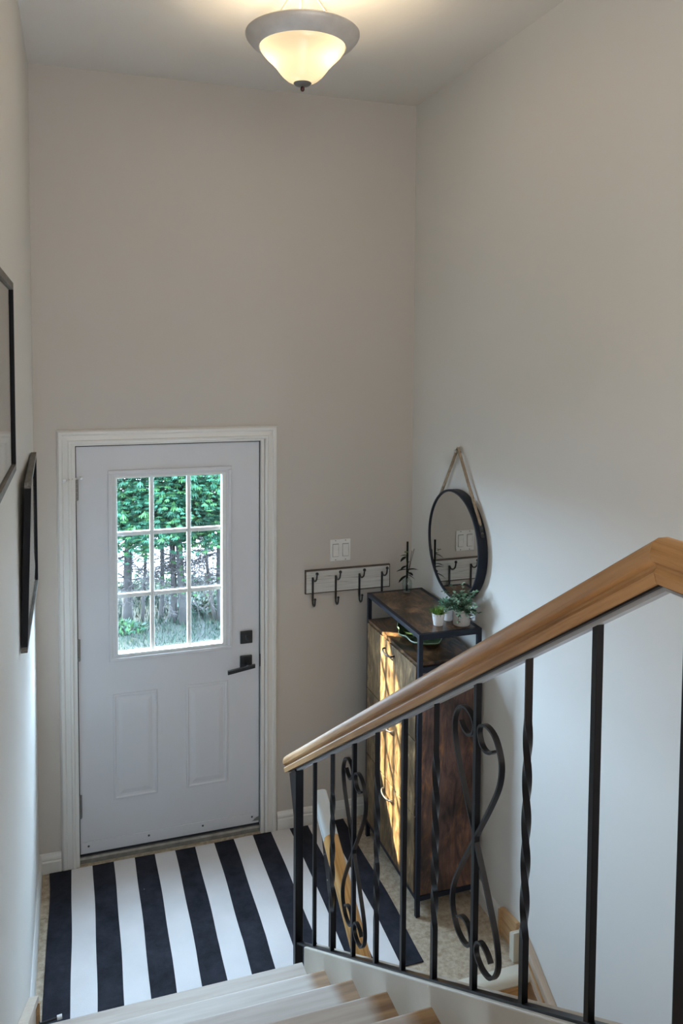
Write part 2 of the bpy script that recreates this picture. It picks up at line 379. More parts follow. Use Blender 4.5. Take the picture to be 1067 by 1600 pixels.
def smoothpath(pts, n=6):
    """Catmull-Rom through points"""
    P = [Vector(p) for p in pts]; P = [P[0]*2-P[1]]+P+[P[-1]*2-P[-2]]; out = []
    for i in range(1, len(P)-2):
        for k in range(n):
            t = k/n; a, b, c, d = P[i-1:i+3]
            out.append(.5*((2*b)+(c-a)*t+(2*a-5*b+4*c-d)*t*t+(3*b-a-3*c+d)*t**3))
    out.append(P[-2]); return out

XL, XR, HC = -0.1906, 1.7553, 3.848
S = 0.668                    # slope of stairs and rails
RUN, RISE, Y1 = 0.2793, 0.188, -1.1255
YTOP = Y1-RUN*7              # upper floor edge
ZUP = RISE*8
YL = -1.245                  # landing edge over the lower flight
XC0, XC1 = .804, .862        # curb (stringer) between the two flights

# ================================================================== SETTING
m = MB()      # back wall with the door opening
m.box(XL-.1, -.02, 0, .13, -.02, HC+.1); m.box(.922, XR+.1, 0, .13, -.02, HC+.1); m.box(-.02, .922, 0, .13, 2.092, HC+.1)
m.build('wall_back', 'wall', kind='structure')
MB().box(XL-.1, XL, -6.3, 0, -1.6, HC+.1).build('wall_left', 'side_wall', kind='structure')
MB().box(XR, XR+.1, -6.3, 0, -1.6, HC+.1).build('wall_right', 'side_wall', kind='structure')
MB().box(XL-.1, XR+.1, -6.3, .13, HC, HC+.1).build('ceiling', 'ceiling', kind='structure')
MB().box(XL-.1, XR+.1, -6.4, -6.3, -1.6, HC+.1).build('wall_rear', 'side_wall', kind='structure')

floor = MB().box(XL, XR, -1.21, .13, -.2, -.004).build('floor', 'tile', kind='structure')
xs = [XL]+[.10+.305*i for i in range(0, 6)]+[XR]
ys = [.0]+[-.02-.305*i for i in range(1, 4)]+[-1.19]
for i in range(len(xs)-1):
    for j in range(len(ys)-1):
        MB().box(xs[i]+.0006, xs[i+1]-.0006, ys[j+1]+.0006, ys[j]-.0006, -.0035, 0).build('tile', 'tile', floor)
MB().box(-.0195, .9215, .0005, .0125, -.0035, 0).build('tile', 'tile', floor)
MB().box(XL-.1, XR+.1, -6.3, YTOP-.02, ZUP-.22, ZUP-.02).v
uf = MB().box(XL, XC1, -6.3, YTOP-.02, ZUP-.22, ZUP).build('floor_upper', 'oak_step', kind='structure')
MB().box(XC0, XC1, -6.3, YTOP-.02, -1.5, ZUP-.22).build('wall_stairwell', 'stringer', kind='structure')
MB().box(XC1, XR, -6.3, -2.55, -1.5, -1.34).build('floor_lower', 'tile', kind='structure')

BASE = [(0, 0), (.014, 0), (.014, .055), (.010, .062), (.013, .068), (.012, .078), (.005, .092), (0, .096)]
def baseboard(name, p0, p1, nrm, h=1.0):
    """p0->p1 on the floor along the wall, nrm points into the room"""
    mb = MB(); n = Vector(nrm); k = len(BASE)
    vs = [Vector(p)+n*d+Vector((0, 0, z*h)) for p in (p0, p1) for (d, z) in BASE]
    mb.add(vs, [tuple(range(k)), tuple(range(k, 2*k))[::-1]]+[(i, (i+1) % k, k+(i+1) % k, k+i) for i in range(k)])
    return mb.build(name, 'trim', kind='structure')
baseboard('baseboard_back', (XL, 0, 0), (-.089, 0, 0), (0, -1, 0))
baseboard('baseboard_back', (.994, 0, 0), (XR, 0, 0), (0, -1, 0))
baseboard('baseboard_left', (XL, 0, 0), (XL, -.91, 0), (1, 0, 0))
baseboard('baseboard_right', (XR, 0, 0), (XR, -1.01, 0), (-1, 0, 0))

# door casing (swept moulding with mitred corners)
prof = [(0, 0), (0, .012), (.006, .017), (.014, .017), (.018, .013), (.040, .010), (.046, .016), (.058, .016), (.066, .008), (.068, 0)]
def casing():
    mb = MB(); path = [(-.020, 0), (-.020, 2.088), (.925, 2.088), (.925, 0)]
    dirs = [(-1, 0), (-1, 1), (1, 1), (1, 0)]; k = len(prof); vs = []
    for (x, z), (dx, dz) in zip(path, dirs):
        for (u, d) in prof: vs.append((x+dx*u, -d, z+dz*u))
    fs = [tuple(range(k)), tuple(range(3*k, 4*k))[::-1]]
    for i in range(3):
        for q in range(k): fs.append((i*k+q, i*k+(q+1) % k, (i+1)*k+(q+1) % k, (i+1)*k+q))
    mb.add(vs, fs); return mb.build('trim_1', 'trim', kind='structure')
casing()

# ------------------------------------------------------------------ front door
door = empty('door_1', (0, .02, 0), kind='structure')
m = MB(); m.box(-.0199, -.004, -.008, .125, 0, 2.0915); m.box(.905, .9219, -.008, .125, 0, 2.0915); m.box(-.004, .905, -.008, .125, 2.078, 2.0915)
m.build('door_jamb', 'trim', door)
m = MB(); m.box(-.004, .012, .0655, .10, 0.03, 2.078); m.box(.888, .905, .0655, .10, .03, 2.078); m.box(.012, .888, .0655, .10, 2.058, 2.078); m.box(-.004, .905, .030, .0635, .028, .045)
m.box(.9003, .9048, .023, .0655, .046, 2.0765); m.box(-.0038, -.0003, .023, .0655, .046, 2.0765); m.box(-.004, .905, .023, .0655, 2.0712, 2.0778)
m.build('weatherstrip', 'gap', door)
m = MB(); m.prism([(.013, 0), (.013, .020), (.020, .028), (.10, .036), (.10, 0)], 'x', -.0199, .9219); m.build('door_threshold', 'sill', door)
GX0, GX1, GZ0, GZ1 = .176, .728, 1.022, 1.922
SY0, SY1 = .02, .064
m = MB()
m.box(0, GX0, SY0, SY1, .046, 2.0705); m.box(GX1, .90, SY0, SY1, .046, 2.0705)
m.box(GX0, GX1, SY0, SY1, .046, GZ0); m.box(GX0, GX1, SY0, SY1, GZ1, 2.0705)
slab = m.build('door_slab', 'door', door)
def rings(x0, x1, z0, z1, y, steps, name, mat, fill=True, parent=door):
    mb = MB(); vs = []; fs = []
    for (ins, d) in steps:
        vs += [(x0+ins, y-d, z0+ins), (x1-ins, y-d, z0+ins), (x1-ins, y-d, z1-ins), (x0+ins, y-d, z1-ins)]
    for i in range(len(steps)-1):
        for q in range(4): fs.append((4*i+q, 4*i+(q+1) % 4, 4*i+4+(q+1) % 4, 4*i+4+q))
    if fill: n = 4*(len(steps)-1); fs.append((n, n+1, n+2, n+3))
    mb.add(vs, fs); return mb.build(name, mat, parent)
for (a, b) in ((.160, .377), (.520, .736)):
    rings(a, b, .296, .835, SY0, [(0, 0), (.003, .004), (.010, .0045), (.016, .0012), (.026, .0010), (.046, .0055), (.050, .006)], 'door_panel', 'door')
# light frame: raised surround, then the bright inner bead
m = MB()
for (x0, x1, z0, z1) in ((.146, .756, 1.946-.012, 1.951), (.146, .756, 1.0, 1.017), (.146, .162, 1.017, 1.934), (.740, .756, 1.017, 1.934)):
    m.box(x0, x1, SY0-.010, SY0, z0, z1)
m.build('window_surround', 'door', door, bevel=.003)
m = MB()
for (x0, x1, z0, z1) in ((.162, .740, GZ1, 1.934), (.162, .740, 1.017, GZ0), (.162, GX0, GZ0, GZ1), (GX1, .740, GZ0, GZ1)):
    m.box(x0, x1, SY0-.006, SY0, z0, z1)
m.build('window_surround', 'door', door)
m = MB(); w = .013
m.box(GX0, GX0+w, SY0-.004, SY1, GZ0, GZ1); m.box(GX1-w*1.6, GX1, SY0-.004, SY1, GZ0, GZ1); m.box(GX0+w, GX1-w*1.6, SY0-.004, SY1, GZ1-w, GZ1); m.box(GX0+w, GX1-w*1.6, SY0-.004, SY1, GZ0, GZ0+w)
m.build('window_frame', 'muntin', door, bevel=.002)
mx = [.357, .5405]; mz = [1.630, 1.3205]; hw = .0105
for x in mx: MB().box(x-hw, x+hw, .034, .050, GZ0+w, GZ1-w).build('muntin', 'muntin', door, bevel=.003)
for z in mz:
    for (a, b) in ((GX0+w, mx[0]-hw), (mx[0]+hw, mx[1]-hw), (mx[1]+hw, GX1-w*1.6)):
        MB().box(a, b, .0345, .0495, z-hw, z+hw).build('muntin', 'muntin', door, bevel=.003)
ex = [GX0+w, mx[0], mx[1], GX1-w*1.6]; ez = [GZ0+w, mz[1], mz[0], GZ1-w]
for i in range(3):
    for j in range(3):
        MB().box(ex[i], ex[i+1], .0535, .0565, ez[j], ez[j+1]).build('glass_pane', 'glass', door)
# sweep strip with screws
m = MB(); m.box(.003, .872, SY0-.005, SY0, .060, .105); m.box(.872, .896, SY0-.004, SY0, .078, .105)
sw = m.build('door_sweep', 'door', door, bevel=.0015)
for x in (.038, .330, .603, .862): MB().lathe([(.0055, 0), (.004, -.003), (.0001, -.003)], (x, SY0-.005, .084), 10, 'y').build('screw', 'screw', sw)
MB().prism([(.862, .060), (.897, .060), (.897, .082), (.880, .070)], 'y', SY0-.006, SY0-.001).build('corner_seal', 'sill', door)
for (z0, z1) in ((1.811, 1.915), (1.022, 1.131), (.233, .350)):
    n = 5; h = (z1-z0)/n
    hm = MB()
    for i in range(n): hm.tube([(.0015, .0125, z0+i*h+.001), (.0015, .0125, z0+(i+1)*h-.001)], .0065, 10)
    hm.box(-.014, .0, .0125, .0165, z0+.002, z1-.002); hm.box(0, .010, .0165, .0195, z0+.002, z1-.002)
    hg = hm.build('hinge', 'hinge', door)
m = MB(); m.tube([(-.05, -.028, 1.918), (-.004, .002, 1.921), (.018, .004, 1.921)], .0035, 8); m.lathe([(.009, 0), (.009, .004), (.003, .006)], (-.004, .006, 1.915), 12, 'z')
hs = m.build('hinge_pin_stop', 'steel', door, smooth='auto')
m = MB(); m.tube([(-.050, -.028, 1.918), (-.062, -.034, 1.917)], .007, 10); m.tube([(.018, .004, 1.921), (.026, .008, 1.921)], .008, 10); m.build('bumper', 'rubber', hs)
# deadbolt and lever
db = MB().box(.800, .864, SY0-.012, SY0, 1.020, 1.086).build('deadbolt', 'black', door, bevel=.003)
MB().prism([(.829, 1.038), (.836, 1.038), (.839, 1.068), (.826, 1.068)], 'y', SY0-.030, SY0-.010).build('thumb_turn', 'black', db, bevel=.002)
lv = MB().box(.798, .862, SY0-.012, SY0, .892, .956).build('door_lever', 'black', door, bevel=.003)
m = MB(); m.tube([(.834, SY0-.012, .912), (.834, SY0-.052, .912)], .011, 14)
m.prism([(.868, .905), (.868, .924), (.725, .905), (.725, .884)], 'y', SY0-.060, SY0-.046); m.build('lever_handle', 'black', lv, bevel=.002)
MB().prism([(.903, .892), (.912, .898), (.914, .925), (.912, .952), (.903, .958)], 'y', .006, .022).build('strike_plate', 'black', door)

# ================================================================== STAIRCASES
up_st = thing('staircase', (.3, Y1, 0), 'upper flight of oak steps coloured pale by painted window glare, rising from the striped rug, beside a cream stringer', 'staircase')
XT0 = XL+.034
for k in range(1, 8):
    yn = Y1-RUN*(k-1); z = RISE*k; yb = yn-RUN-.006
    # nosing rounded at the front edge
    pr = [(yb, z-.026), (yn-.006, z-.026), (yn-.001, z-.020), (yn, z-.012), (yn-.003, z-.003), (yn-.010, z), (yb, z)]
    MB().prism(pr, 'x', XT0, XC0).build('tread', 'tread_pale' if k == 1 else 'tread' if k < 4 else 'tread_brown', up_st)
    MB().box(XT0, XC0, yn-.036, yn-.024, z-RISE, z-.026).build('riser', 'stringer', up_st)
MB().box(XT0, XC0, YTOP-.036, YTOP-.022, ZUP-RISE, ZUP-.0).build('riser', 'stringer', up_st)
MB().prism([(YTOP-.02, ZUP-.026), (YTOP, ZUP-.02), (YTOP, ZUP-.006), (YTOP-.01, ZUP), (YTOP-.02, ZUP)], 'x', XT0, XC0).build('nosing', 'oak_step', up_st)
zc = lambda y: -S*y-.506
yc0 = -1.152
m = MB(); m.prism([(yc0, .0), (yc0, zc(yc0)), (YTOP, zc(YTOP)), (YTOP, -1.5), (YL+.02, -1.5), (YL+.02, 0)], 'x', XC0, XC1)
m.build('stringer', 'stringer', up_st, bevel=.003)
# left skirt board rising with the steps
yk = -.925
m = MB(); m.prism([(yk, 0), (yk, .118), (yk-.03, .150), (YTOP-.3, .150-S*(YTOP-.3-yk+.03)), (YTOP-.3, .150-S*(YTOP-.3-yk+.03)-.30), (yk-.28, 0)], 'x', XL+.001, XL+.024)
m.prism([(yk, .10), (yk, .126), (yk-.03, .158), (YTOP-.3, .158-S*(YTOP-.3-yk+.03)), (YTOP-.3, .130-S*(YTOP-.3-yk+.03)), (yk-.03, .130)], 'x', XL+.001, XL+.034)
m.build('skirt_board', 'skirt', up_st, bevel=.002)
MB().box(XL+.024, XL+.038, yk-.012, yk-.001, 0, .112).build('skirt_end', 'oak_trim', up_st)

lo_st = thing('staircase', (1.3, YL, -.19), 'lower flight of orange oak steps going down under the black railing', 'staircase')
m = MB(); m.prism([(YL-.012, -.030), (YL, -.034), (YL+.008, -.030), (YL+.052, -.004), (YL+.052, .004), (YL+.010, .008), (YL-.006, .004), (YL-.016, -.008), (YL-.018, -.020)], 'x', XC1, XR-.02)
m.build('nosing', 'vinyl_nosing', lo_st, smooth='auto')
for k in range(1, 7):
    z = -.188*k; yn = YL+.0-.27*(k-1)
    if k < 7:
        pr = [(yn+.01, z-.026), (yn-.27-.02, z-.026), (yn-.27-.026, z-.013), (yn-.27-.02, z), (yn+.01, z)]
        MB().prism(pr, 'x', XC1, XR-.02).build('tread', 'oak_step', lo_st)
        MB().box(XC1, XR-.02, yn+.0, yn+.012, z, z+.188-.026 if k > 1 else -.03).build('riser', 'oak_step', lo_st)
# skirt boards on the right wall: oak block, then pale board going down
ZS = lambda y: .135-S*(-1.17-y)*1.0
m = MB(); m.prism([(-1.012, 0), (-1.012, .118), (-1.030, .125), (-1.145, .140), (-1.145, 0)], 'x', XR-.020, XR-.001)
m.build('oak_block', 'oak_trim', lo_st, bevel=.003)
MB().box(XR-.026, XR-.020, -1.024, -1.010, 0, .112).build('oak_bead', 'oak_trim', lo_st)
m = MB(); m.prism([(-1.146, 0), (-1.146, .110), (-1.158, .122), (-1.166, .118), (-1.180, .128), (-1.180, 0)], 'x', XR-.052, XR-.005)
m.build('corner_moulding', 'vinyl_nosing', lo_st, bevel=.002)
ya, yb = -1.181, -3.0
def skirt(z_off, h, x0, x1, nm, mat):
    q = lambda y: .150+S*(y+1.181)+z_off
    return MB().prism([(ya, q(ya)), (yb, q(yb)), (yb, q(yb)-h), (ya, q(ya)-h)], 'x', x0, x1-.001).build(nm, mat, lo_st, bevel=.0015)
skirt(-.012, .235, XR-.020, XR, 'skirt_board', 'skirt')
skirt(0, .016, XR-.030, XR, 'skirt_cap', 'skirt')
skirt(-.060, .010, XR-.027, XR, 'skirt_bead', 'oak_trim')
skirt(-.110, .010, XR-.025, XR, 'skirt_bead', 'skirt')

# ================================================================== RAILINGS
XP = .825
rl = thing('stair_railing', (XP, -1.0, 0), 'black iron stair railing with twisted and scrolled balusters under an oak handrail', 'railing')
HP = [(-.027, .0), (-.028, .016), (-.0215, .022), (-.0215, .026), (-.029, .032), (-.029, .044), (-.022, .056), (-.009, .0625), (.009, .0625), (.022, .056), (.029, .044), (.029, .032), (.0215, .026), (.0215, .022), (.028, .016), (.027, .0)]
SH = .662
zh = lambda y: .222-SH*y        # underside of the wood, at the rail's middle
ye, yt = -.885, -2.975
hr = MB()
def railmesh(mb, path, prof, x):
    """path = [(y,z, (dy,dz) cut direction)]; profile swept in the yz plane with given cut vectors"""
    k = len(prof); vs = []
    for (y, z, (cy, cz)) in path:
        for (u, v) in prof: vs.append((x+u, y+cy*v, z+cz*v))
    fs = [tuple(range(k)), tuple(range((len(path)-1)*k, len(path)*k))[::-1]]
    for i in range(len(path)-1):
        for q in range(k): fs.append((i*k+q, i*k+(q+1) % k, (i+1)*k+(q+1) % k, (i+1)*k+q))
    mb.add(vs, fs)
th = math.atan(SH)
cutv = (math.sin(th), math.cos(th)); mit = (math.tan(th/2)*1.0, 1.0)
railmesh(hr, [(ye, zh(ye), cutv), (yt, zh(yt), mit)], HP, XP)
hr.build('handrail', 'oak', rl, smooth='auto')
hr = MB(); railmesh(hr, [(yt-.0006, zh(yt), mit), (-5.6, zh(yt), (0, 1))], HP, XP); hr.build('handrail', 'oak_level', rl, smooth='auto')
CH = [(-.0095, -.0125), (.0095, -.0125), (.0095, -.004), (-.0095, -.004)]
CT = [(-.019, -.004), (.019, -.004), (.019, 0), (-.019, 0)]
m = MB(); railmesh(m, [(ye-.03, zh(ye-.03), (0, 1)), (yt, zh(yt), (0, 1)), (-5.6, zh(yt), (0, 1))], CT, XP); m.build('shadow_strip', 'iron', rl)  # black strip added as the shadow line beneath the wood
m = MB(); railmesh(m, [(ye-.05, zh(ye-.05), (0, 1)), (yt, zh(yt), (0, 1)), (-5.6, zh(yt), (0, 1))], CH, XP); m.build('top_channel', 'channel', rl)
zr = lambda y: -S*y-.510
m = MB(); railmesh(m, [(-1.0, zr(-1.0), (0, 1)), (YTOP+.03, zr(YTOP+.03), (0, 1))], [(-.010, 0), (.010, 0), (.010, .010), (-.010, .010)], XP); m.build('bottom_rail', 'iron', rl, bevel=.001)
m = MB(); m.box(XP-.010, XP+.010, -5.6, YTOP+.03, ZUP+.05, ZUP+.06); m.build('bottom_rail', 'iron', rl)
# newels
MB().box(XP-.016, XP+.016, -1.016, -.984, .0, zh(-1.0)-.006).build('newel_post', 'iron', rl, bevel=.0015)
MB().box(XP-.018, XP+.018, -3.056, -3.020, zr(-3.0), zh(yt)-.007).build('newel_post', 'iron', rl, bevel=.0015)
MB().box(XP-.016, XP+.016, -4.5, -4.468, ZUP, zh(yt)-.007).build('newel_post', 'iron', rl)
m = MB(); m.prism([(-.905, zh(-.905)-.007), (-.984, zh(-.984)-.007), (-.984, zh(-.984)-.215), (-.978, zh(-.984)-.215)], 'x', XP-.012, XP+.012); m.build('bracket_plate', 'iron', rl)
def baluster(y, kind, mbx=None):
    z0 = zr(y)+.004; z1 = zh(y)-.005
    if kind == 'twist':
        pts = []; tw = []; n = 90; a0 = z0+.14; a1 = z1-.13
        for i in range(n+1):
            z = z0+(z1-z0)*i/n; pts.append((XP, y, z)); t = min(max(z, a0), a1)-a0; tw.append(t/.083*PI/2)
        mb = MB(); mb.sweep(pts, [(-.0068, -.0068), (.0068, -.0068), (.0068, .0068), (-.0068, .0068)], upv=(1, 0, 0), twist=lambda i: tw[i])
        return mb.build('baluster', 'iron', rl, smooth='auto')
    mb = MB().box(XP-.0068, XP+.0068, y-.0068, y+.0068, z0, z1)
    return mb.build('baluster', 'iron', rl, bevel=.001)
def scroll(y, zc_, hh=.258):
    k = hh/.258
    base = [(.074, .232), (.060, .221), (.038, .216), (.020, .224), (.0105, .245), (.018, .262), (.044, .272), (.076, .264), (.098, .236), (.104, .204), (.093, .160), (.058, .095), (.022, .036), (0, 0)]
    full = base+[(-a, -b) for a, b in base[::-1][1:]]
    for sg in (1, -1):
        pts = smoothpath([(XP+sg*.0015*0, y+sg*a, zc_+b*k) for a, b in full], 5)
        # keep the bar clear of the baluster: pass on its left and right faces at the crossing
        w_ = sg*.0
        mb = MB(); mb.sweep([Vector((p.x+w_, p.y, p.z)) for p in pts], [(-.0026, -.0062), (.0026, -.0062), (.0026, .0062), (-.0026, .0062)], upv=(1, 0, 0))
        mb.build('scroll', 'iron', rl, smooth='auto')
ys_b = [(-1.219, 'plain'), (-1.425, 'twist'), (-1.638, 'scroll'), (-1.833, 'twist'), (-2.026, 'plain'), (-2.214, 'twist'), (-2.412, 'scroll'), (-2.609, 'twist'), (-2.812, 'plain')]
for y, kd in ys_b:
    baluster(y, kd)
    if kd == 'scroll': scroll(y, (zr(y)+zh(y))/2)
for i in range(5): MB().box(XP-.007, XP+.007, -3.30-.22*i, -3.286-.22*i, ZUP+.055, zh(yt)-.006).build('baluster', 'iron', rl)

XQ = .885
l2 = thing('stair_railing', (XQ, -1.27, 0), 'golden oak handrail with reflected light painted on its end, going down behind the black balusters', 'railing')
zl = lambda y: .735+.62*(y+1.165)      # underside
HQ = [(a*.92, b*.85) for a, b in HP]
th2 = math.atan(.62); cut2 = (-math.sin(th2), math.cos(th2))
ym = -1.215
m = MB(); railmesh(m, [(-1.070, zl(-1.070), cut2), (ym, zl(ym), cut2)], HQ, XQ); m.build('handrail_end', 'muntin', l2, smooth='auto', label='end of the handrail coloured whitish for the light it reflects')  # end piece in white stands for light reflected off the oak
m = MB(); railmesh(m, [(ym-.0005, zl(ym), cut2), (-3.0, zl(-3.0), cut2)], HQ, XQ); m.build('handrail', 'lower_oak', l2, smooth='auto')
MB().box(XQ-.011, XQ+.011, -1.262, -1.240, 0.0, zl(-1.25)-.0).build('newel_post', 'iron', l2)
m = MB(); m.prism([(-1.105, zl(-1.105)), (-1.240, zl(-1.24)), (-1.240, zl(-1.24)-.185), (-1.230, zl(-1.24)-.185)], 'x', XQ-.010, XQ+.010)
bp_ = m.build('bracket_plate', 'iron', l2)
for (yy, zz) in ((-1.190, .64), (-1.222, .56)): MB().lathe([(.003, 0), (.002, -.002), (.0001, -.002)], (XQ-.010, yy, zz), 8, 'x').build('screw', 'steel', bp_)

# ================================================================== DOORMAT / RUG
def rug():
    mb = MB(); x0, x1 = -.148, 1.355; n = 15; sub = 5; ny = 22
    xs = [x0+(x1-x0)*i/(n*sub) for i in range(n*sub+1)]; vs = []
    def Y(v, x): return -.022+.04*max(0, .12-(x-x0))*.3+v*(-1.062+.022)
    for j in range(ny+1):
        v = j/ny
        for i, x in enumerate(xs):
            ed = (.006*math.sin(i*1.3+j*.35)*(1 if i in (0, n*sub) else .0))+.0020*math.sin(j*.6+i//sub*2.1)
            skew = .006*math.sin(3*v+.5)-.012*v*(1-(x-x0)/(x1-x0))*0
            z = .004+.0022*math.sin(x*9+v*3)*math.sin(v*7+x*2)+.002
            if v > .62 and x > .1: z += .004*math.exp(-((v-.70-(x-.9)*.05)/.035)**2)
            vs.append((x+ed*.6+skew, Y(v, x), z))
    w = len(xs)
    top = len(vs); vs2 = [(a, b, .0008) for a, b, c in vs]
    fs = []; mi = []
    for j in range(ny):
        for i in range(w-1):
            st = (i//sub) % 2
            fs.append((j*w+i, j*w+i+1, (j+1)*w+i+1, (j+1)*w+i)); mi.append(st)
            fs.append((top+j*w+i, top+(j+1)*w+i, top+(j+1)*w+i+1, top+j*w+i+1)); mi.append(st)
    for i in range(w-1):
        st = (i//sub) % 2
        fs.append((i, top+i, top+i+1, i+1)); mi.append(st)
        q = ny*w; fs.append((q+i, q+i+1, top+q+i+1, top+q+i)); mi.append(st)
    for j in range(ny):
        a, b = j*w, (j+1)*w; fs.append((a, b, top+b, top+a)); mi.append(0)
        a, b = j*w+w-1, (j+1)*w+w-1; fs.append((a, top+a, top+b, b)); mi.append(0)
    mb.v = vs+vs2; mb.f = fs; mb.mi = mi
    return mb.build('striped_rug', ['rug_dark', 'rug_white'], None, smooth='auto', label='charcoal and white wide-striped flatweave rug in front of the door', category='rug')
rug()

# ================================================================== SHOE CABINET
X0, X1, YN, YF, ZT = 1.425, 1.735, -.822, -.182, 1.292
cb = thing('shoe_cabinet', ((X0+X1)/2, (YN+YF)/2, 0), 'rustic brown shoe cabinet in a black metal frame by the right wall', 'cabinet')
T = .020
def bar(name, *b): return MB().box(*b).build(name, 'cab_metal', cb, bevel=.001)
for (xa, xb) in ((X0, X0+T), (X1-T, X1)):
    for (y0, y1) in ((YN, YN+T), (YF-T, YF)):
        MB().box(xa, xb, y0, y1, 0.0, ZT).build('leg', 'cab_metal', cb, bevel=.001)
for (y0, y1) in ((YN, YN+T), (YF-T, YF)):
    for z in (ZT-.026, 1.118, .075): bar('cross_rail', X0+T, X1-T, y0, y1, z, z+.026 if z > .1 else .097)
for (xa, xb) in ((X0, X0+T), (X1-T, X1)):
    bar('long_rail', xa, xb, YN+T, YF-T, ZT-.020, ZT); bar('long_rail', xa, xb, YN+T, YF-T, .075, .097)
MB().box(X0+T, X1-T, YN+T, YF-T, ZT-.014, ZT-.001).build('top_panel', 'cab_top', cb)
MB().box(X0+.002, X1-.004, YN+T, YF-T, 1.144, 1.158).build('shelf', 'cab_top', cb)
MB().box(X0+T, X1-T, YN+.006, YN+.016, .097, 1.118).build('side_panel', 'cab_side', cb)
MB().box(X0+T, X1-T, YF-.016, YF-.006, .097, 1.118).build('side_panel', 'cab_side', cb)
MB().box(X1-.014, X1-.006, YN+T, YF-T, .097, 1.118).build('back_panel', 'cab_side', cb)
MB().box(X0+.012, X1-.014, YN+T, YF-T, .090, .100).build('base_panel', 'cab_side', cb)
for i, (z0, z1) in enumerate(((.805, 1.140), (.458, .799), (.102, .452))):
    dr = MB().box(X0-.004, X0+.012, YN+T+.002, YF-T-.002, z0, z1).build('drawer', 'cab_front', cb, bevel=.0015)
    zc_ = (1.098, .735, .398)[i]; yc = -.502
    h = MB(); h.tube(smoothpath([(X0-.004, yc-.056, zc_), (X0-.018, yc-.054, zc_-.002), (X0-.026, yc-.030, zc_-.006), (X0-.028, yc, zc_-.008), (X0-.026, yc+.030, zc_-.006), (X0-.018, yc+.054, zc_-.002), (X0-.004, yc+.056, zc_)], 4), .0042, 8)
    h.build('handle', 'cab_metal' if i == 0 else 'steel', dr, smooth=True)
# things on the cabinet -----------------------------------------------------
def leaf_dish():
    t = thing('leaf_dish', (1.575, -.50, 1.158), 'green leaf-shaped dish with a pale rim lying in the open shelf of the cabinet', 'dish')
    mb = MB(); rim = []; n = 40
    rings_ = [(0, .004), (.35, .004), (.7, .010), (.92, .020), (1.0, .026)]
    L, W = .175, .105; vs = []; fs = []
    for (q, z) in rings_:
        for i in range(n):
            a = 2*PI*i/n; r = 1+.05*math.sin(7*a)+.03*math.sin(11*a)
            x = W*math.sin(a)*(.85+.15*math.cos(a))*r*q; y = L*math.cos(a)*r*q*(1 if math.cos(a) > 0 else .9)
            vs.append((1.565+x, -.50-y, 1.158+z+.004*math.sin(9*a)*q))
    for j in range(len(rings_)-1):
        for i in range(n): fs.append((j*n+i, j*n+(i+1) % n, (j+1)*n+(i+1) % n, (j+1)*n+i))
    mb.add(vs, fs); d = mb.build('dish_body', 'dish', t, smooth=True)
    sm = d.modifiers.new('thick', 'SOLIDIFY'); sm.thickness = .004; sm.offset = -1
    pts = vs[-n:]; r = MB(); r.tube([(a, b, c+.001) for a, b, c in pts], .0022, 6, closed=True); r.build('dish_rim', 'dish_rim', t, smooth=True)
leaf_dish()

def leafshape(mb, base, d, L, W, bend=.2, upv=(0, 0, 1), n=4):
    """small curved leaf, base point, direction, length, width"""
    d = Vector(d).normalized(); u = Vector(upv); s_ = d.cross(u)
    if s_.length < .01: s_ = Vector((1, 0, 0))
    s_.normalize(); nn = s_.cross(d).normalized(); base = Vector(base); vs = []; fs = []
    for i in range(n+1):
        t = i/n; w_ = W*math.sin(PI*min(1, t*.92+.06))**.8*.5; c = base+d*L*t-nn*bend*L*t*t
        vs += [c-s_*w_+nn*w_*.25, c, c+s_*w_+nn*w_*.25]
    for i in range(n):
        a = 3*i; fs += [(a, a+1, a+4, a+3), (a+1, a+2, a+5, a+4)]
    mb.add(vs, fs)
ZC = ZT-.001
def pot(mb, c, r0, r1, h, k=28, wall=.003):
    mb.lathe([(.0001, .0), (r0*.96, 0), (r0, .002), (r1, h-.001), (r1-wall*.5, h), (r1-wall, h-.001), (r1-wall, h-.009), (.0001, h-.009)], c, k)
# small spiky plant
c = (1.566, -.722, ZC)
t = thing('potted_succulent', c, 'small white pot with spiky bright green plant at the cabinet corner', 'plant', 'potted plants on the cabinet')
m = MB(); pot(m, c, .0225, .0295, .054); m.build('pot', 'pot_white', t, smooth='auto')
m = MB(); m.lathe([(.0001, .043), (.0255, .043)], c, 16); m.ball((c[0], c[1], c[2]+.052), .018, 6); m.build('foliage_core', 'grass_core', t)
m = MB()
for i in range(240):
    a = random.uniform(0, 2*PI); el = random.uniform(.25, 1.5); r = random.uniform(0, .019)
    d = (math.cos(a)*math.cos(el), math.sin(a)*math.cos(el), math.sin(el))
    leafshape(m, (c[0]+r*math.cos(a), c[1]+r*math.sin(a), c[2]+.046), d, random.uniform(.026, .044), .0042, .15, n=2)
m.build('foliage', 'grass_plant', t, kind='stuff')
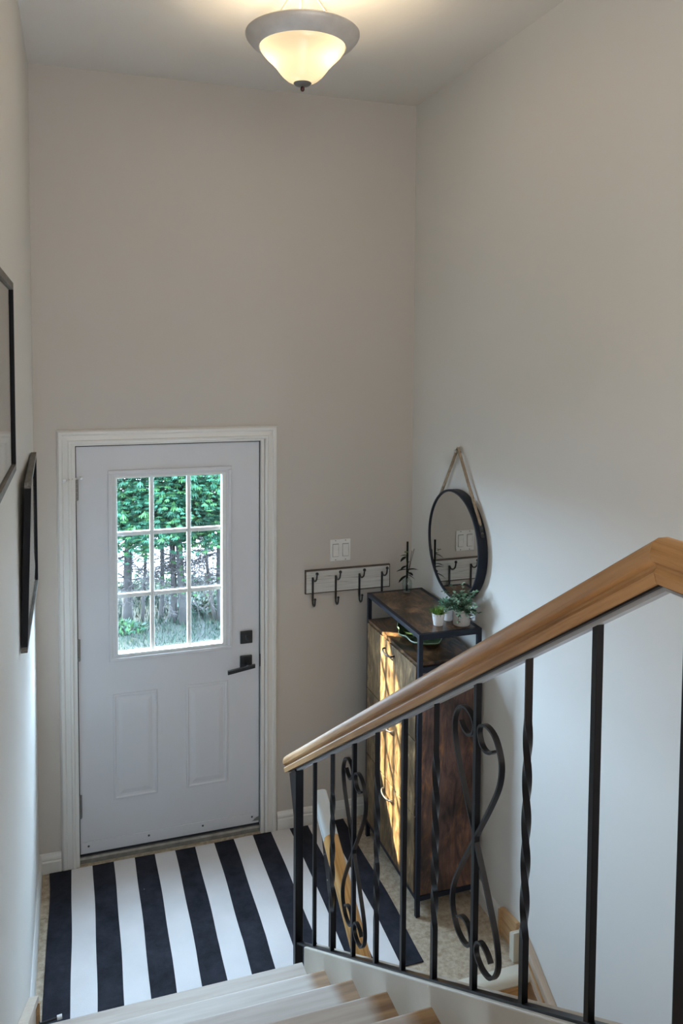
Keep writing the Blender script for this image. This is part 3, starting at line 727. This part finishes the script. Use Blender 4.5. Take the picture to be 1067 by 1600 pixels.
# small white pot behind with teal bush
c = (1.640, -.676, ZC)
t = thing('potted_shrub', c, 'small white pot with blue-green bush, behind the spiky plant and left of the stone pot', 'plant', 'potted plants on the cabinet')
m = MB(); pot(m, c, .022, .028, .053); m.build('pot', 'pot_white', t, smooth='auto')
m = MB()
for i in range(22):
    a = random.uniform(0, 2*PI); el = random.uniform(.3, 1.5); L = random.uniform(.03, .052)
    d = Vector((math.cos(a)*math.cos(el), math.sin(a)*math.cos(el), math.sin(el))); p0 = Vector(c)+Vector((0, 0, .044)); m.tube([p0, p0+d*L], .0007, 4)
m.build('stem', 'twig', t)
m = MB()
for i in range(330):
    a = random.uniform(0, 2*PI); el = random.uniform(.05, 1.5); R = random.uniform(.018, .054)
    d = Vector((math.cos(a)*math.cos(el), math.sin(a)*math.cos(el), math.sin(el)*.95)); p0 = Vector(c)+Vector((0, 0, .052))+d*R
    leafshape(m, p0, d+Vector([random.uniform(-.9, .9) for _ in range(3)]), random.uniform(.009, .014), .009, .2, n=2)
m.build('foliage', 'teal_leaf', t, kind='stuff')
# stone pot with eucalyptus
c = (1.668, -.752, ZC)
t = thing('potted_eucalyptus', c, 'pale concrete pot with grey-green round-leaved trailing plant at the wall corner of the cabinet', 'plant', 'potted plants on the cabinet')
m = MB(); m.lathe([(.0001, .0), (.033, 0), (.038, .004), (.0403, .020), (.0412, .060), (.0412, .075), (.0395, .0765), (.0375, .075), (.0375, .064), (.0001, .064)], c, 36); m.build('pot', 'pot_stone', t, smooth='auto')
MB().lathe([(.0001, .0655), (.0345, .0655)], c, 20).build('soil', 'soil', t)
stems = MB(); lf = MB(); dk = MB()
for i in range(58):
    a = random.uniform(0, 2*PI); side = random.random()
    L = random.uniform(.08, .165); lean = random.uniform(.3, 1.5)
    d = Vector((math.cos(a)*lean*.8, math.sin(a)*lean*1.1-.30, 1.05)).normalized()
    if d.x > 0: d.x *= .35
    p0 = Vector(c)+Vector((random.uniform(-.02, .02), random.uniform(-.02, .02), .066)); pts = []
    for j in range(7):
        u = j/6; q = p0+d*L*u+Vector((0, 0, -1))*L*.45*lean*u*u
        q.x = min(q.x, XR-.014); pts.append(q)
    stems.tube(pts, .0009, 4)
    tgt = dk if random.random() < .42 else lf
    for j in range(1, 7):
        for sgn in (0, 1, 2):
            aa = random.uniform(0, 2*PI); dd = Vector((math.cos(aa), math.sin(aa), random.uniform(-.2, .9)))
            if pts[j].x > XR-.03: dd.x = -abs(dd.x)
            leafshape(tgt, pts[j], dd, random.uniform(.012, .018), random.uniform(.011, .016), .15, n=3)
stems.build('stem', 'twig', t); lf.build('foliage', 'euc_leaf', t, kind='stuff'); dk.build('foliage', 'euc_dark', t, kind='stuff')
# reed vase
c = (1.632, -.222, ZC)
t = thing('bud_vase', c, 'clear glass bud vase with dark leafy stem at the far end of the cabinet', 'vase')
m = MB(); m.lathe([(.0001, .004), (.022, .004), (.0245, .010), (.0262, .040), (.0235, .058), (.0145, .068), (.0130, .076), (.015, .078)], c, 24); m.build('bottle', 'vase_glass', t, smooth=True)
MB().lathe([(.0001, 0), (.019, 0), (.020, .003), (.0001, .0038)], c, 24).build('base', 'pot_stone', t, smooth='auto')
m = MB(); m.tube([(c[0]-.002, c[1], ZC+.005), (c[0], c[1], ZC+.10), (c[0]+.001, c[1], ZC+.262)], [.006, .0058, .0054], 7); m.build('stem', 'dark_leaf', t)
for (dx, dz) in ((.022, .215), (.034, .225)):
    MB().tube([(c[0]-.004, c[1]+.004, ZC+.01), (c[0]+.006, c[1], ZC+.10), (c[0]+dx, c[1]-.01, ZC+dz)], .0013, 5).build('reed', 'dark_leaf', t)
for (z, dx, dy, dz, L, W) in ((.085, -1, -.3, -.25, .050, .014), (.088, 1, -.2, -.35, .038, .016), (.115, -1, .1, .12, .046, .014), (.112, 1, -.1, .22, .048, .017), (.135, -1, -.4, -.02, .040, .013),
                              (.185, -1, -.3, -.22, .040, .016), (.188, -.7, .5, .1, .030, .014), (.100, .3, -1, .1, .035, .016), (.150, .6, .8, .2, .03, .014)):
    m = MB(); leafshape(m, (c[0], c[1], ZC+z), (dx, dy, dz), L*1.25, W*1.5, .25, n=5); m.build('leaf', 'dark_leaf', t)
m = MB()
for i in range(7): leafshape(m, (c[0]-.016+random.uniform(-.004, .004), c[1]-.01, ZC+.210), (random.uniform(-1, 1), random.uniform(-1, 1), random.uniform(-.1, .8)), .017, .009, .1, n=3)
m.tube([(c[0], c[1], ZC+.12), (c[0]-.016, c[1]-.01, ZC+.21)], .0009, 4); m.build('bud', 'pale_bud', t)

# ================================================================== MIRROR
mc = (1.705, -.572, 1.617); R = .262
t = thing('round_mirror', (XR-.002, mc[1], mc[2]), 'round black-framed mirror hanging on a jute rope above the cabinet', 'mirror')
m = MB(); m.lathe([(R-.002, .048), (R, .044), (R, .003), (R-.003, 0), (R-.010, 0), (R-.011, .004), (R-.011, .048)], mc, 96, 'x'); m.build('frame', 'cab_metal', t, smooth='auto')
m = MB(); m.lathe([(.0001, .006), (R-.011, .006)], mc, 96, 'x'); m.build('mirror_glass', 'mirror', t)
m = MB(); m.lathe([(.0001, .047), (R-.011, .047)], mc, 48, 'x'); m.build('back_plate', 'cab_metal', t)
hk = Vector((1.738, -.562, 2.067))
def rope(path, name='rope'):
    P = smoothpath(path, 14); mb = MB(); r = .0056; L = 0; acc = [0]
    for a, b in zip(P, P[1:]): L += (b-a).length; acc.append(L)
    n = int(L/.004); Q = []
    j = 0
    for i in range(n+1):
        s_ = L*i/n
        while j < len(acc)-2 and acc[j+1] < s_: j += 1
        tt = (s_-acc[j])/max(1e-6, acc[j+1]-acc[j]); Q.append((P[j].lerp(P[j+1], tt), s_))
    for k in range(3):
        pts = []
        for i, (p, s_) in enumerate(Q):
            t_ = (Q[min(i+1, n)][0]-Q[max(i-1, 0)][0]).normalized(); a = Vector((1, 0, 0)); a = (a-t_*a.dot(t_)).normalized(); b = t_.cross(a)
            an = s_/.028*2*PI+k*2*PI/3; pts.append(p+(a*math.cos(an)+b*math.sin(an))*r*.75)
        mb.tube(pts, r*.72, 5)
    return mb.build(name, 'rope', t, smooth=True)
eR = Vector((1.732, mc[1]-R*math.cos(math.radians(38))-.006, mc[2]+R*math.sin(math.radians(38))))
eL = Vector((1.732, mc[1]+R*math.cos(math.radians(40))+.006, mc[2]+R*math.sin(math.radians(40))))
rope([eL+Vector((0, .010, -.040)), eL, eL.lerp(hk, .5)+Vector((0, .004, 0)), hk+Vector((0, .012, -.004)), hk+Vector((0, 0, .006)), hk+Vector((0, -.012, -.004)), eR.lerp(hk, .5)+Vector((0, -.002, 0)), eR, eR+Vector((0, -.010, -.030))])
for sg, e in ((-1, eR), (1, eL)):
    a = math.radians(32); rr = R+.003
    pts = [(1.731, mc[1]+sg*rr*math.cos(math.radians(d)), mc[2]+rr*math.sin(math.radians(d))) for d in (34, 29, 24, 19)]
    MB().sweep(pts, [(-.002, -.008), (.002, -.008), (.002, .008), (-.002, .008)], upv=(1, 0, 0)).build('rope_tab', 'leather', t)
    y_, z_ = mc[1]+sg*(rr+.004)*math.cos(math.radians(23)), mc[2]+(rr+.004)*math.sin(math.radians(23))
    MB().lathe([(.0055, -.002), (.0055, .002), (.003, .002), (.003, -.002)], (1.731, y_, z_), 14, 'y').build('stud', 'steel', t, smooth='auto')
m = MB(); m.tube([(XR, hk.y, hk.z-.004), (1.728, hk.y, hk.z-.004)], .005, 10); m.lathe([(.008, 0), (.008, .003), (.0001, .004)], (1.724, hk.y, hk.z-.004), 12, 'x'); m.build('wall_peg', 'steel', t)

# ================================================================== SWITCH PLATE
t = thing('switch_plate', (1.34, -.001, 1.478), 'white double light switch plate above the coat hook board', 'light switch')
MB().box(1.283, 1.397, -.006, -.0002, 1.420, 1.537).build('plate', 'plate', t, bevel=.003)
for x in (1.312, 1.368):
    g = MB().box(x-.0175, x+.0175, -.0068, -.006, 1.4435, 1.5135).build('switch_frame', 'switch_gap', t)
    MB().prism([(-.0060, 1.447), (-.0125, 1.447), (-.0080, 1.479), (-.0110, 1.510), (-.0060, 1.510)], 'x', x-.0150, x+.0150).build('rocker', 'plate', g)
    for z in (1.427, 1.530): MB().lathe([(.0028, 0), (.0022, -.0012), (.0001, -.0012)], (x, -.006, z), 8, 'y').build('screw', 'screw', t)

# ================================================================== HOOK BOARD
t = thing('coat_hook_board', (1.38, -.001, 1.32), 'whitewashed wooden board with four black iron coat hooks on the back wall', 'coat rack')
bd = MB(); bd.box(1.147, 1.617, -.018, -.0002, 1.263, 1.377); bd.build('board', 'board', t, bevel=.001)
m = MB(); m.box(1.142, 1.622, -.0165, -.0004, 1.377, 1.3835); m.box(1.142, 1.622, -.0165, -.0004, 1.2575, 1.263); m.box(1.142, 1.147, -.0165, -.0004, 1.263, 1.377); m.box(1.617, 1.622, -.0165, -.0004, 1.263, 1.377)
m.build('board_edge', 'board_edge', t)
for x in (1.181, 1.309, 1.443, 1.573):
    m = MB(); m.box(x-.005, x+.005, -.0235, -.018, 1.222, 1.347)
    m.tube(smoothpath([(x, -.021, 1.345), (x, -.040, 1.334), (x, -.066, 1.339), (x, -.088, 1.356), (x, -.096, 1.382)], 5), .0044, 8); m.ball((x, -.096, 1.386), .0085, 6)
    m.tube(smoothpath([(x, -.021, 1.226), (x, -.025, 1.206), (x, -.040, 1.198), (x, -.058, 1.212), (x, -.064, 1.238)], 5), .0046, 8); m.ball((x, -.064, 1.241), .0068, 6)
    m.build('coat_hook', 'black', t, smooth='auto')

# ================================================================== PICTURES ON THE LEFT WALL
def picture(label, y0, y1, z0, z1, lean, mesh_group):
    """y0 far end, y1 near end; lean = distance of the near top corner from the wall"""
    t = thing('framed_picture', (XL+.001, (y0+y1)/2, z0), label, 'picture', 'pictures on the left wall')
    fw_ = .020; D = .022
    def P(y, z, d):     # point on the picture, d = depth from its back
        k = (z-z0)/(z1-z0); return (XL+.002+d+lean*k*1.0*((y0-y)/(y0-y1)), y, z)
    def slab_(a, b, c_, d_, e0, e1, nm, mat, par=t):
        vs = [P(y, z, e) for e in (e0, e1) for (y, z) in ((a, c_), (b, c_), (b, d_), (a, d_))]
        return MB().add(vs, [(0, 1, 2, 3), (7, 6, 5, 4), (0, 4, 5, 1), (1, 5, 6, 2), (2, 6, 7, 3), (3, 7, 4, 0)]).build(nm, mat, par)
    slab_(y0, y1, z1-fw_, z1, 0, D, 'frame_rail', 'frame_wood'); slab_(y0, y1, z0, z0+fw_, 0, D, 'frame_rail', 'frame_wood')
    slab_(y0, y0-fw_, z0+fw_, z1-fw_, 0, D, 'frame_stile', 'frame_black'); slab_(y1+fw_, y1, z0+fw_, z1-fw_, 0, D, 'frame_stile', 'frame_black')
    slab_(y0-fw_, y1+fw_, z0+fw_, z1-fw_, .006, .010, 'print', 'print_paper')
    slab_(y0-fw_, y1+fw_, z0+fw_, z1-fw_, .0145, .0160, 'picture_glass', 'picture_glass')
picture('dark-framed picture under glass hanging higher on the left wall, nearer the camera', -1.50, -2.45, 2.185, 2.72, .004, None)
picture('dark-framed landscape picture leaning off the left wall beside the front door', -.25, -1.10, 1.50, 2.085, .020, None)

# ================================================================== DOOR STOP
t = thing('door_stop', (XL+.026, -.955, .045), 'black door stop with a white rubber tip on the left skirting', 'door stop')
m = MB(); m.tube([(XL+.034, -.955, .046), (XL+.100, -.950, .050)], [.0045, .0038], 8); m.lathe([(.009, 0), (.009, .004), (.004, .006)], (XL+.034, -.955, .046), 12, 'x'); m.build('rod', 'black', t)
m = MB(); m.tube([(XL+.098, -.950, .050), (XL+.116, -.949, .051)], .0085, 12); m.build('tip', 'rubber', t, bevel=.001)

# ================================================================== PENDANT LAMP
LX, LY, LZ = .773, -1.20, 3.640
t = thing('ceiling_lamp', (LX, LY, HC), 'semi-flush ceiling lamp with cream glass bowl in a pewter ring', 'lamp')
c = (LX, LY, LZ)
m = MB(); m.lathe([(.150, -.038), (.153, -.043), (.160, -.040), (.182, -.028), (.197, -.010), (.2005, -.002), (.2005, .004), (.193, .010), (.186, .004), (.176, -.012), (.158, -.028), (.150, -.032), (.150, -.038)], c, 80); m.build('shade_ring', 'nickel', t, smooth='auto')
m = MB(); m.lathe([(.1505, -.036), (.148, -.050), (.140, -.062), (.127, -.076), (.110, -.092), (.096, -.107), (.085, -.122), (.072, -.138), (.056, -.152), (.036, -.163), (.020, -.167)], c, 64); m.build('glass_bowl', 'bowl', t, smooth=True)
m = MB(); m.lathe([(.020, -.158), (.030, -.160), (.032, -.165), (.026, -.171), (.012, -.175), (.0001, -.176)], c, 32); m.build('bowl_cap', 'cap_metal', t, smooth='auto')
m = MB(); m.lathe([(.004, -.175), (.0075, -.180), (.0075, -.187), (.004, -.192), (.0001, -.193)], c, 16); m.build('finial', 'finial', t, smooth=True)
MB().tube([(LX, LY, LZ-.16), (LX, LY, HC-.02)], .006, 10).build('stem', 'nickel', t)
for a in (200, 330, 85):
    a = math.radians(a); MB().tube([(LX+.150*math.cos(a), LY+.150*math.sin(a), LZ-.03), (LX+.012*math.cos(a), LY+.012*math.sin(a), HC-.022)], .0042, 8).build('rod', 'nickel', t)
m = MB(); m.lathe([(.0001, 0), (.062, 0), (.062, -.006), (.050, -.018), (.020, -.026), (.0001, -.027)], (LX, LY, HC), 40); m.build('ceiling_plate', 'nickel', t, smooth='auto')
for a in (-38, 165):
    a = math.radians(a); p = (LX+.072*math.cos(a), LY+.072*math.sin(a), LZ-.055)
    L = lamp('lamp_bulb', 'POINT', p, energy=7.5, color=(1.0, .80, .52), shadow_soft_size=.022)

# ================================================================== OUTSIDE
g = MB().box(-14, 16, .16, 6.4, -.6, -.45); g.build('ground', 'lawn', kind='structure')
MB().box(-30, 40, 6.4, 60, -.6, -.46).build('ground_gravel', 'gravel', kind='structure')
MB().box(-1.2, 2.0, .14, 1.2, -.45, -.06).build('porch', 'gravel', kind='structure')
m = MB(); rr = random.Random(3)
for i in range(15000):
    y = rr.uniform(2.6, 6.2); x = rr.uniform(-.3, 2.6)*(y+4)/8.6
    h = rr.uniform(.025, .075) if y < 4.6 else rr.uniform(.04, .13); a = rr.uniform(0, 2*PI); w_ = rr.uniform(.003, .006)
    lx, ly = rr.uniform(-.04, .04), rr.uniform(-.04, .04); m.cur = 1 if rr.random() < (.8 if y < 3.92 else .06) else 0
    m.add([(x-w_*math.cos(a), y-w_*math.sin(a), -.45), (x+w_*math.cos(a), y+w_*math.sin(a), -.45), (x+lx, y+ly, -.45+h)], [(0, 1, 2)])
me = m.build('lawn_grass', ['blade', 'blade_sunlit'], None, kind='stuff', label='grass blades of the lawn seen through the door window', category='grass')

def spray(mb, p, d, L, r):
    """flat fan of scale foliage: a few narrow leaflets"""
    d = d.normalized(); s_ = d.cross(Vector((0, 0, 1)));
    if s_.length < .05: s_ = Vector((1, 0, 0))
    s_.normalize()
    for k in (-1, -.5, 0, .5, 1):
        e = (d+s_*k*.8).normalized()*L*(1-.35*abs(k)); w_ = L*.085; q = e.cross(Vector((0, 0, 1)))
        if q.length < .01: q = s_
        q = q.normalized()*w_
        b = p+d*L*.12*abs(k); m_ = b+e*.55
        mb.add([b, m_+q, b+e+Vector((0, 0, -.02*L)), m_-q], [(0, 1, 2, 3)])
def tree(label, x, y, rad, lean, seed, crown_z=.80, dens=1.0, H=3.4, crown_r=.75, group=None):
    r = random.Random(seed); z0 = -.45
    t = thing('cedar_tree', (x, y, z0), label, 'tree', group)
    n = 12; tp = []; rs = []
    for i in range(n+1):
        u = i/n; tp.append(Vector((x+lean[0]*u*H+.03*math.sin(u*7+seed), y+lean[1]*u*H+.03*math.cos(u*5+seed), z0+H*u))); rs.append(rad*.85*(1.25 if i == 0 else 1-.55*u))
    MB().tube(tp, rs, 12).build('trunk', 'bark', t, smooth=True)
    def at(z):
        u = min(1, max(0, (z-z0)/H)); k = u*n; i = min(n-1, int(k)); return tp[i].lerp(tp[i+1], k-i)
    br = MB()
    for i in range(int(22*dens)):      # dead lower limbs
        z = r.uniform(-.15, .85); b = at(z); a = r.uniform(0, 2*PI); L = r.uniform(.25, .7)
        pts = [b]; d = Vector((math.cos(a), math.sin(a)*.7, r.uniform(-.25, .35))).normalized()
        for j in range(4): d = (d+Vector([r.uniform(-.35, .35) for _ in range(3)])).normalized(); pts.append(pts[-1]+d*L/4)
        br.tube(pts, [.0075, .006, .0045, .003, .0015], 4)
        for j in range(1, 5):
            for q in range(3):
                d2 = (d+Vector([r.uniform(-1, 1) for _ in range(3)])).normalized(); e = pts[j]+d2*r.uniform(.08, .22)
                mid = pts[j].lerp(e, .5)+Vector([r.uniform(-.02, .02) for _ in range(3)])
                br.tube([pts[j], mid, e], [.0034, .0026, .0015], 3)
                for w2 in range(3):
                    d3 = (d2+Vector([r.uniform(-1, 1) for _ in range(3)])).normalized(); br.tube([mid, mid+d3*r.uniform(.05, .12)], [.0020, .0012], 3)
    br.build('dead_branches', 'dead_twig', t, kind='stuff')
    f = MB(); cnt = int(7500*dens)
    for i in range(cnt):
        z = crown_z+r.uniform(-.1, 0)+(r.random()**1.5)*(H+z0-crown_z); a = r.uniform(0, 2*PI)
        rmax = 1.1*crown_r*(1-.45*max(0, (z-crown_z)/(H))); R_ = rmax*math.sqrt(r.uniform(.12, 1)); b = at(z)
        p = b+Vector((math.cos(a)*R_, math.sin(a)*R_, -.22*R_+.12*math.sin(a*5+z*3)))
        d = Vector((math.cos(a)+r.uniform(-.5, .5), math.sin(a)+r.uniform(-.5, .5), r.uniform(-.75, .35)))
        f.cur = 1 if r.random() < .28 else 0
        spray(f, p, d, r.uniform(.05, .10), r)
    for i in range(int(40*dens)):      # stray green tufts lower down
        z = r.uniform(-.1, .5); b = at(z); a = r.uniform(0, 2*PI); p = b+Vector((math.cos(a), math.sin(a), 0))*r.uniform(.03, .35)
        f.cur = 1; spray(f, p, Vector((math.cos(a), math.sin(a), -.3)), r.uniform(.03, .07), r)
    f.build('foliage', ['cedar', 'cedar_light'], t, kind='stuff')
G = 'cedar trees outside the door window'
T_ = [(.56, 4.80, .060, (-.02, 0), 'thick cedar trunk seen in the left column of door panes'),
      (.705, 4.78, .021, (.0, .01), 'slender cedar trunk just right of the thick left one, outside'),
      (.875, 4.74, .030, (.0, 0), 'medium cedar trunk at the left of the middle window panes, outside'),
      (.99, 4.70, .042, (.02, 0), 'second cedar trunk in the middle column of window panes, outside'),
      (1.10, 4.62, .050, (-.005, 0), 'thicker cedar trunk at the right of the middle window panes, outside'),
      (1.47, 4.66, .022, (-.09, 0), 'slender leaning cedar trunk in the right column of window panes'),
      (1.56, 4.60, .045, (-.045, 0), 'leaning cedar trunk at the right edge of the door window')]
for i, (x, y, r_, ln, lb) in enumerate(T_):
    tree(lb, x, y, r_, ln, 11+i, crown_z=.86+.06*math.sin(i*2.1), dens=1.0 if i not in (1, 5) else .6, group=G)
for i, (x, y) in enumerate(((-.05, 4.9), (2.1, 4.8))):
    tree(('cedar at the left of the row, mostly hidden by the door', 'cedar at the right of the row, mostly hidden by the door')[i], x, y, .06, (0, 0), 31+i, dens=.8, group=G)
# unseen cedars added on the right to block skylight from the left wall
src = [o for o in bpy.data.objects if o.name.startswith('cedar_tree')][-1]
for i, x in enumerate((3.1, 4.1, 5.2, 6.4)):
    r_ = src.copy(); col.objects.link(r_); r_.location = (x, 4.6+.15*(i % 2), -.45); r_.scale = (1.25, 1.25, 1.55); r_.rotation_euler = (0, 0, 1.3*i)
    r_['label'] = ('first', 'second', 'third', 'fourth')[i]+' tall cedar added unseen to block skylight, beyond the right end of the door window'
    for ch in src.children:
        c_ = ch.copy(); col.objects.link(c_); c_.parent = r_; c_.matrix_parent_inverse = ch.matrix_parent_inverse.copy()
# low bushes in front of and behind the row
def bush(lb, x, y, R_, H_, n, seed, mats=('bush', 'cedar_light')):
    r = random.Random(seed); t = thing('low_bush', (x, y, -.45), lb, 'bush', 'bushes under the cedars'); f = MB(); s_ = MB()
    for i in range(n):
        a = r.uniform(0, 2*PI); q = R_*math.sqrt(r.random()); z = H_*r.random()*(1-.6*q/R_); p = Vector((x+q*math.cos(a), y+q*math.sin(a)*.6, -.44+z))
        f.cur = r.randint(0, 1); spray(f, p, Vector((r.uniform(-1, 1), r.uniform(-1, 1), r.uniform(.2, 1))), r.uniform(.05, .10), r)
    for i in range(14):
        a = r.uniform(0, 2*PI); s_.tube([(x, y, -.45), (x+.6*R_*math.cos(a), y+.5*R_*math.sin(a)*.6, -.45+H_*.8)], .003, 4)
    f.build('foliage', list(mats), t, kind='stuff'); s_.build('stem', 'dead_twig', t)
bush('dark green tuft at the foot of the thick left trunk', .50, 4.45, .20, .14, 110, 5, ('cedar', 'cedar_light'))
bush('rounded green bush between trunks in the right window column', 1.33, 4.9, .26, .24, 220, 6, ('cedar', 'bush'))
bush('pale green bush behind the slender left trunk', .72, 5.6, .30, .40, 260, 8, ('bush', 'cedar_light'))
bush('pale bush behind the middle trunks, farther out', 1.12, 6.0, .35, .25, 200, 9, ('bush', 'cedar_light'))
